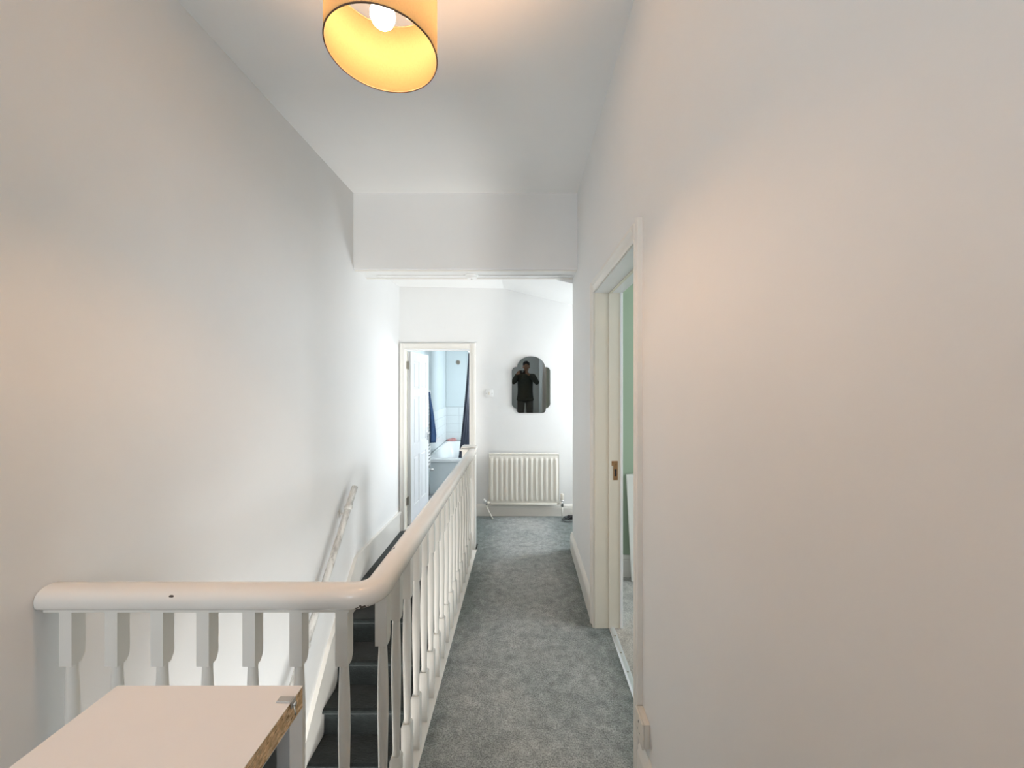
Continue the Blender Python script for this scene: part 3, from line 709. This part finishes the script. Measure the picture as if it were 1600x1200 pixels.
# socket low on the right wall
so = thing('wall_socket', 'white socket box low on the right wall beside the near door architrave', 'socket', (XR-.01, 1.43, .23))
b = nb(); box(b, XR-.022, XR, 1.395, 1.480, .240, .328, .003, 2); obj('back_box', b, 'plastic_warm', so, 'auto')
b = nb(); box(b, XR-.030, XR-.0225, 1.393, 1.481, .238, .330, .002, 2); fp = obj('socket_plate', b, 'plastic_warm', so, 'auto')
for (y, z, a, c) in ((1.437, .305, .004, .008), (1.425, .272, .007, .003), (1.449, .272, .007, .003)):
    b = nb(); box(b, XR-.0308, XR-.0295, y-a/2, y+a/2, z-c/2, z+c/2); obj('pin_hole', b, 'black', fp)

# black cables on the carpet
cb = thing('cable_adapter', 'black adapter with tangled black cable on the carpet right of the radiator', 'cable', (.52, 4.36, 0))
b = nb(); box(b, .50, .56, 4.34, 4.40, .0, .035, .008, 2); obj('adapter', b, 'black', cb, 'auto')
b = nb(); pts = [(.52, 4.34, .02)]
for i in range(46):
    a = i*.33; pts.append((.505+.075*math.cos(a+2.2)*(1-.008*i), 4.30+.055*math.sin(a+2.2)*(1-.004*i), .005+.003*(i % 3)+.0008*i))
pts += [(.56, 4.36, .05), (.62, 4.40, .02), (.70, 4.40, .006)]
tube(b, pts, .0035, 6); obj('cable', b, 'black', cb, True)

# ------------------------------------------------------------------ handrail on the left wall
wr = thing('wall_handrail', 'worn flaking painted pole handrail sloping down the left stairwell wall', 'handrail', (-1.35, 2.5, -1.2))
xr = -1.345
ya, za, yb, zb = 3.125, .702, 1.0, -1.66
n_ = 26; b = nb(); tube(b, [(xr, ya+(yb-ya)*i/n_, za+(zb-za)*i/n_) for i in range(n_+1)], .0235, 14); obj('rail_pole', b, 'worn', wr, 'auto')
b = nb()
def railpt(t): return Vector((xr, ya+(yb-ya)*t, za+(zb-za)*t))
for t in (.055, .335, .62, .9):
    p = railpt(t); dr = (railpt(1)-railpt(0)).normalized()
    b = nb(); tube(b, [p-dr*.016, p-dr*.006, p+dr*.006, p+dr*.016], [.0275, .030, .030, .0275], 14)
    tube(b, [p+Vector((0, 0, -.02)), p+Vector((-.03, 0, -.045)), (XL+.008, p.y, p.z-.045)], .0085, 8)
    c = Vector((XL, p.y, p.z-.045)); tube(b, [c, c+Vector((.008, 0, 0))], .030, 16)
    obj('rail_bracket', b, 'worn', wr, 'auto')

# ------------------------------------------------------------------ raw-edged table in the foreground
tb = thing('side_table', 'white-topped table with raw chipboard edge in front of the banister', 'table', (-.54, .06, 0))
TZ, TT = 1.035, .0376; tx0, tx1, ty0, ty1 = -.70, -.38, -.56, .674
b = nb(); box(b, tx0, tx1-.0004, ty0, ty1, TZ-TT+.001, TZ-.001); tp = obj('tabletop', b, 'chipboard', tb, label='raw chipboard core with exposed edge')
b = nb(); box(b, tx0-.0005, tx1, ty0-.0005, ty1+.0005, TZ-.001, TZ); obj('top_laminate', b, 'melamine', tp)
b = nb(); box(b, tx0-.0005, tx1, ty0-.0005, ty1+.0005, TZ-TT, TZ-TT+.001); obj('bottom_laminate', b, 'melamine', tp)
b = nb(); box(b, tx0, tx1, ty1-.038, ty1-.001, 0, TZ-TT); obj('end_panel', b, 'melamine_edge', tb)
b = nb(); box(b, tx0+.018, tx1-.021, ty1-.041, ty1-.038, 0, TZ-TT); obj('shaded_inner_face', b, 'table_shade', tb)  # thin sheet that paints shade onto the end panel's inner face
b = nb(); box(b, tx0, tx1, ty0+.001, ty0+.038, 0, TZ-TT); obj('end_panel', b, 'melamine_edge', tb)
b = nb(); box(b, tx0, tx0+.018, ty0+.038, ty1-.038, 0.12, TZ-TT); obj('back_panel', b, 'melamine_edge', tb)
b = nb(); box(b, tx0+.018, tx1-.02, ty0+.038, ty1-.038, 0.30, 0.318); obj('shelf', b, 'melamine_edge', tb)
bk = obj('metal_bracket', box(nb(), -.4040, -.3805, .638, .6505, TZ, TZ+.0022, .0008, 1), 'steel', tb)
b = nb(); box(b, -.3800, -.3782, .6375, .651, TZ-.010, TZ+.0022, .0006, 1); obj('bracket_tab', b, 'steel', bk)
b = nb(); tube(b, [(-.3785, .6435, TZ-.006), (-.3745, .6435, TZ-.006)], .0035, 10); tube(b, [(-.376, .641, TZ-.006), (-.372, .639, TZ-.020)], .0012, 6); obj('screw', b, 'chrome', bk, True)

# ------------------------------------------------------------------ ceiling pendant
LX, LY, LZ0, LZ1, LR = -.395, 1.10, 2.482, 2.690, .150
pd = thing('pendant_lamp', 'lit cylindrical fabric pendant lampshade hanging from the landing ceiling', 'lamp', (LX, LY, ZC))
b = nb(); lathe(b, [(LR, LZ0+.002), (LR, LZ1-.002), (LR-.0015, LZ1-.002), (LR-.0015, LZ0+.002)], LX, LY, 72, True); obj('lampshade', b, 'shade', pd, 'auto')
for z in (LZ0, LZ1):
    b = nb(); tube(b, [(LX+(LR-.0005)*math.cos(2*PI*i/72), LY+(LR-.0005)*math.sin(2*PI*i/72), z) for i in range(73)], .0022, 6); obj('shade_ring', b, 'shade_trim', pd, True)
for i in range(3):
    a = 2*PI*i/3+1.2; b = nb(); tube(b, [(LX+.018*math.cos(a), LY+.018*math.sin(a), 2.672), (LX+.10*math.cos(a), LY+.10*math.sin(a), 2.672), (LX+(LR-.002)*math.cos(a), LY+(LR-.002)*math.sin(a), LZ1-.002)], .0016, 6); obj('spider_arm', b, 'plastic', pd, True)
b = nb(); lathe(b, [(.014, 2.625), (.019, 2.63), (.019, 2.70), (.012, 2.715), (.004, 2.72)], LX, LY, 20); obj('lamp_holder', b, 'plastic', pd, 'auto')
b = nb(); tube(b, [(LX, LY, 2.715), (LX, LY, ZC-.02)], .0035, 8); obj('cord', b, 'plastic', pd, True)
b = nb(); lathe(b, [(.045, ZC), (.045, ZC-.01), (.030, ZC-.025), (.008, ZC-.03)], LX, LY, 24); obj('ceiling_rose', b, 'plastic', pd, 'auto')
b = nb(); lathe(b, [(.004, 2.557), (.018, 2.5605), (.028, 2.570), (.0335, 2.584), (.0335, 2.594), (.028, 2.609), (.018, 2.622), (.013, 2.628)], LX, LY, 28); obj('bulb', b, 'bulb', pd, True)

# ------------------------------------------------------------------ photographer (seen in the mirror)
def remeshed(name, bm, mat, parent, vox, smooth_it=4, label=None):
    me = bpy.data.meshes.new(name+'_src'); bm.to_mesh(me); bm.free()
    o = bpy.data.objects.new('src', me); COL.objects.link(o)
    r = o.modifiers.new('r', 'REMESH'); r.mode = 'VOXEL'; r.voxel_size = vox
    s = o.modifiers.new('s', 'SMOOTH'); s.iterations = smooth_it; s.factor = .5
    dg = bpy.context.evaluated_depsgraph_get(); ev = o.evaluated_get(dg); m2 = bpy.data.meshes.new_from_object(ev)
    bpy.data.objects.remove(o); b2 = bmesh.new(); b2.from_mesh(m2); bpy.data.meshes.remove(m2)
    return obj(name, b2, mat, parent, True, label)
def chain(bm, pts, rs, flat=1.0):
    """tapered limb with rounded ends"""
    for i in range(len(pts)-1):
        a, c = Vector(pts[i]), Vector(pts[i+1]); tube(bm, [a.lerp(c, t/3) for t in range(4)], [rs[i]+(rs[i+1]-rs[i])*t/3 for t in range(4)], 12)
    for p, r in zip(pts, rs): ball(bm, p, r, 2)
PX, PY = .055, -.37
pr = thing('person', 'person in dark jumper and grey trousers holding up a phone, reflected in mirror', 'person', (PX, PY, 0))
hip = {s: (PX+s*.095, PY, .93) for s in (-1, 1)}; knee = {s: (PX+s*.11, PY+.03, .50) for s in (-1, 1)}; ank = {s: (PX+s*.12, PY-.02, .09) for s in (-1, 1)}
sh = {s: (PX+s*.185, PY+.0, 1.43) for s in (-1, 1)}
elb = {-1: (-.215, -.24, 1.31), 1: (.325, -.25, 1.30)}; wr_ = {-1: (-.135, -.085, 1.50), 1: (.135, -.085, 1.49)}
HC = Vector((PX+.025, PY+.05, 1.665))
b = nb()
# torso
for z, rx, ry in ((.92, .155, .11), (1.0, .145, .105), (1.1, .14, .10), (1.2, .15, .105), (1.3, .165, .11), (1.36, .155, .09)): ball(b, (PX, PY, z), 1, 2, (rx, ry, .07))
chain(b, [(PX, PY, 1.44), (PX+.01, PY+.012, 1.52), (PX+.02, PY+.03, 1.58)], [.065, .054, .055])
for s in (-1, 1):
    chain(b, [(PX+s*.08, PY-.01, 1.41), sh[s], elb[s], wr_[s]], [.045, .052, .043, .027])
    chain(b, [hip[s], knee[s], ank[s]], [.085, .056, .038]); chain(b, [ank[s], (ank[s][0], ank[s][1]+.13, .045)], [.04, .032])
# head: skull, jaw, nose, lips, brow, ears
ball(b, HC+Vector((0, -.005, .02)), 1, 4, (.076, .095, .09)); ball(b, HC+Vector((0, .02, -.045)), 1, 3, (.058, .068, .06)); ball(b, HC+Vector((0, .062, -.085)), 1, 3, (.028, .022, .02))
chain(b, [HC+Vector((0, .088, .012)), HC+Vector((0, .108, -.026))], [.008, .013]); ball(b, HC+Vector((-.011, .098, -.03)), .009, 2); ball(b, HC+Vector((.011, .098, -.03)), .009, 2)
ball(b, HC+Vector((0, .085, -.054)), 1, 2, (.024, .011, .006)); ball(b, HC+Vector((0, .083, -.065)), 1, 2, (.021, .011, .007)); ball(b, HC+Vector((0, .078, .026)), 1, 2, (.052, .018, .009))
for s in (-1, 1): ball(b, HC+Vector((s*.078, -.01, -.012)), 1, 2, (.010, .019, .031)); ball(b, HC+Vector((s*.042, .06, -.022)), 1, 2, (.022, .022, .018))
# hands: palms, four fingers over the back edge of the phone, thumb on the near side
PHX0, PHX1, PHZ, PHY = -.085, .075, 1.545, -.022
for s in (-1, 1):
    ex = PHX0 if s < 0 else PHX1
    wv = Vector(wr_[s]); palm = Vector((ex+s*.028, -.052, 1.525)); chain(b, [wv, wv.lerp(palm, .6)], [.027, .029]); ball(b, palm, 1, 3, (.022, .026, .042))
    for k, (dz, L) in enumerate(((.030, .9), (.010, 1.0), (-.011, .93), (-.031, .78))):
        z = 1.535+dz; chain(b, [palm+Vector((s*.004, .012, dz)), Vector((ex+s*.020, -.022+.004*k*0, z)), Vector((ex+s*.008, -.0095, z+.003)), Vector((ex-s*.020*L, -.0085, z+.006))], [.0095, .0088, .0080, .0068])
    chain(b, [palm+Vector((0, -.012, .028)), Vector((ex+s*.012, -.046, 1.567)), Vector((ex-s*.016, -.0425, 1.562))], [.012, .0098, .0082])
remeshed('body', b, 'skin', pr, .0055, 3)
body = [o for o in pr.children][0]
for s in (-1, 1):
    b = nb(); ball(b, HC+Vector((s*.031, .0765, .006)), 1, 2, (.013, .0075, .0065)); e = obj('eye', b, 'eye', pr, True); b = nb(); ball(b, HC+Vector((s*.031, .0800, .006)), .0052, 2); obj('pupil', b, 'black', e, True)
# hair
b = nb()
for i in range(150):
    a = random.random()*2*PI; el = random.uniform(.05, 1)**.8*PI/2
    p = HC+Vector((.078*math.cos(a)*math.cos(el), -.012+.095*math.sin(a)*math.cos(el), .035+.088*math.sin(el)))
    if p.y-HC.y > .072 and p.z-HC.z < .075: continue
    ball(b, p, random.uniform(.012, .021), 1)
ball(b, HC+Vector((0, -.018, .032)), 1, 3, (.083, .092, .092)); 
remeshed('hair', b, 'hair', pr, .006, 1)
# jumper
b = nb(); SEC = [(.870, .160, .112), (.880, .194, .136), (.93, .196, .138), (1.0, .186, .130), (1.08, .182, .126), (1.16, .182, .124), (1.25, .186, .124), (1.33, .190, .122), (1.40, .178, .108), (1.445, .130, .088), (1.475, .085, .075), (1.50, .070, .066)]
RR = [[b.verts.new((PX+rx*math.cos(2*PI*k/32), PY+ry*math.sin(2*PI*k/32), z)) for k in range(32)] for z, rx, ry in SEC]
for A, B in zip(RR, RR[1:]):
    for k in range(32): b.faces.new((A[k], A[(k+1) % 32], B[(k+1) % 32], B[k]))
b.faces.new(RR[0][::-1]); b.faces.new(RR[-1])
for s in (-1, 1):
    w_ = Vector(wr_[s]).lerp(Vector(elb[s]), .12); chain(b, [(PX+s*.07, PY, 1.43), sh[s], tuple(Vector(sh[s]).lerp(Vector(elb[s]), .5)), elb[s], tuple(w_)], [.075, .074, .068, .061, .040])
remeshed('jumper', b, 'jumper', pr, .008, 8)
b = nb(); lathe(b, [(.168, .873), (.173, .878), (.173, .915), (.165, .93), (.15, .93), (.15, .873)], 0, 0, 32)
for v in b.verts: v.co = Vector((PX+v.co.x*1.17, PY+v.co.y*.83, v.co.z-.008))
obj('jumper_hem', b, 'jumper', pr, True)
b = nb(); ball(b, (PX, PY, .90), 1, 3, (.165, .12, .09))
for s in (-1, 1): chain(b, [hip[s], tuple(Vector(hip[s]).lerp(Vector(knee[s]), .5)), knee[s], (ank[s][0], ank[s][1], .13)], [.092, .088, .075, .062])
remeshed('trousers', b, 'trousers', pr, .009, 4)
for s in (-1, 1):
    b = nb(); ball(b, (ank[s][0], ank[s][1]+.01, .05), 1, 3, (.045, .055, .05)); ball(b, (ank[s][0], ank[s][1]+.09, .035), 1, 3, (.048, .10, .035)); box(b, ank[s][0]-.045, ank[s][0]+.045, ank[s][1]-.05, ank[s][1]+.17, 0.0, .02, .008, 2)
    remeshed('shoe', b, 'shoe', pr, .006, 2)
# phone
ph = thing('phone', 'black phone held up in both hands, reflected in the mirror', 'phone', ((PHX0+PHX1)/2, PHY-.004, 1.505))
b = nb(); box(b, PHX0, PHX1, PHY-.009, PHY, 1.506, 1.584, .0035, 2); obj('phone_body', b, 'black', ph, 'auto')
b = nb(); box(b, PHX0+.004, PHX1-.004, PHY-.0098, PHY-.0092, 1.510, 1.580); obj('screen', b, 'steel', ph)
for (x, z) in ((-.012, 1.568), (-.012, 1.545), (.008, 1.557)):
    bb = disc_y(x, z, PHY, [(.0085, 0), (.0085, -.0025), (.006, -.003)]); obj('lens', bb, 'chrome', ph, 'auto')
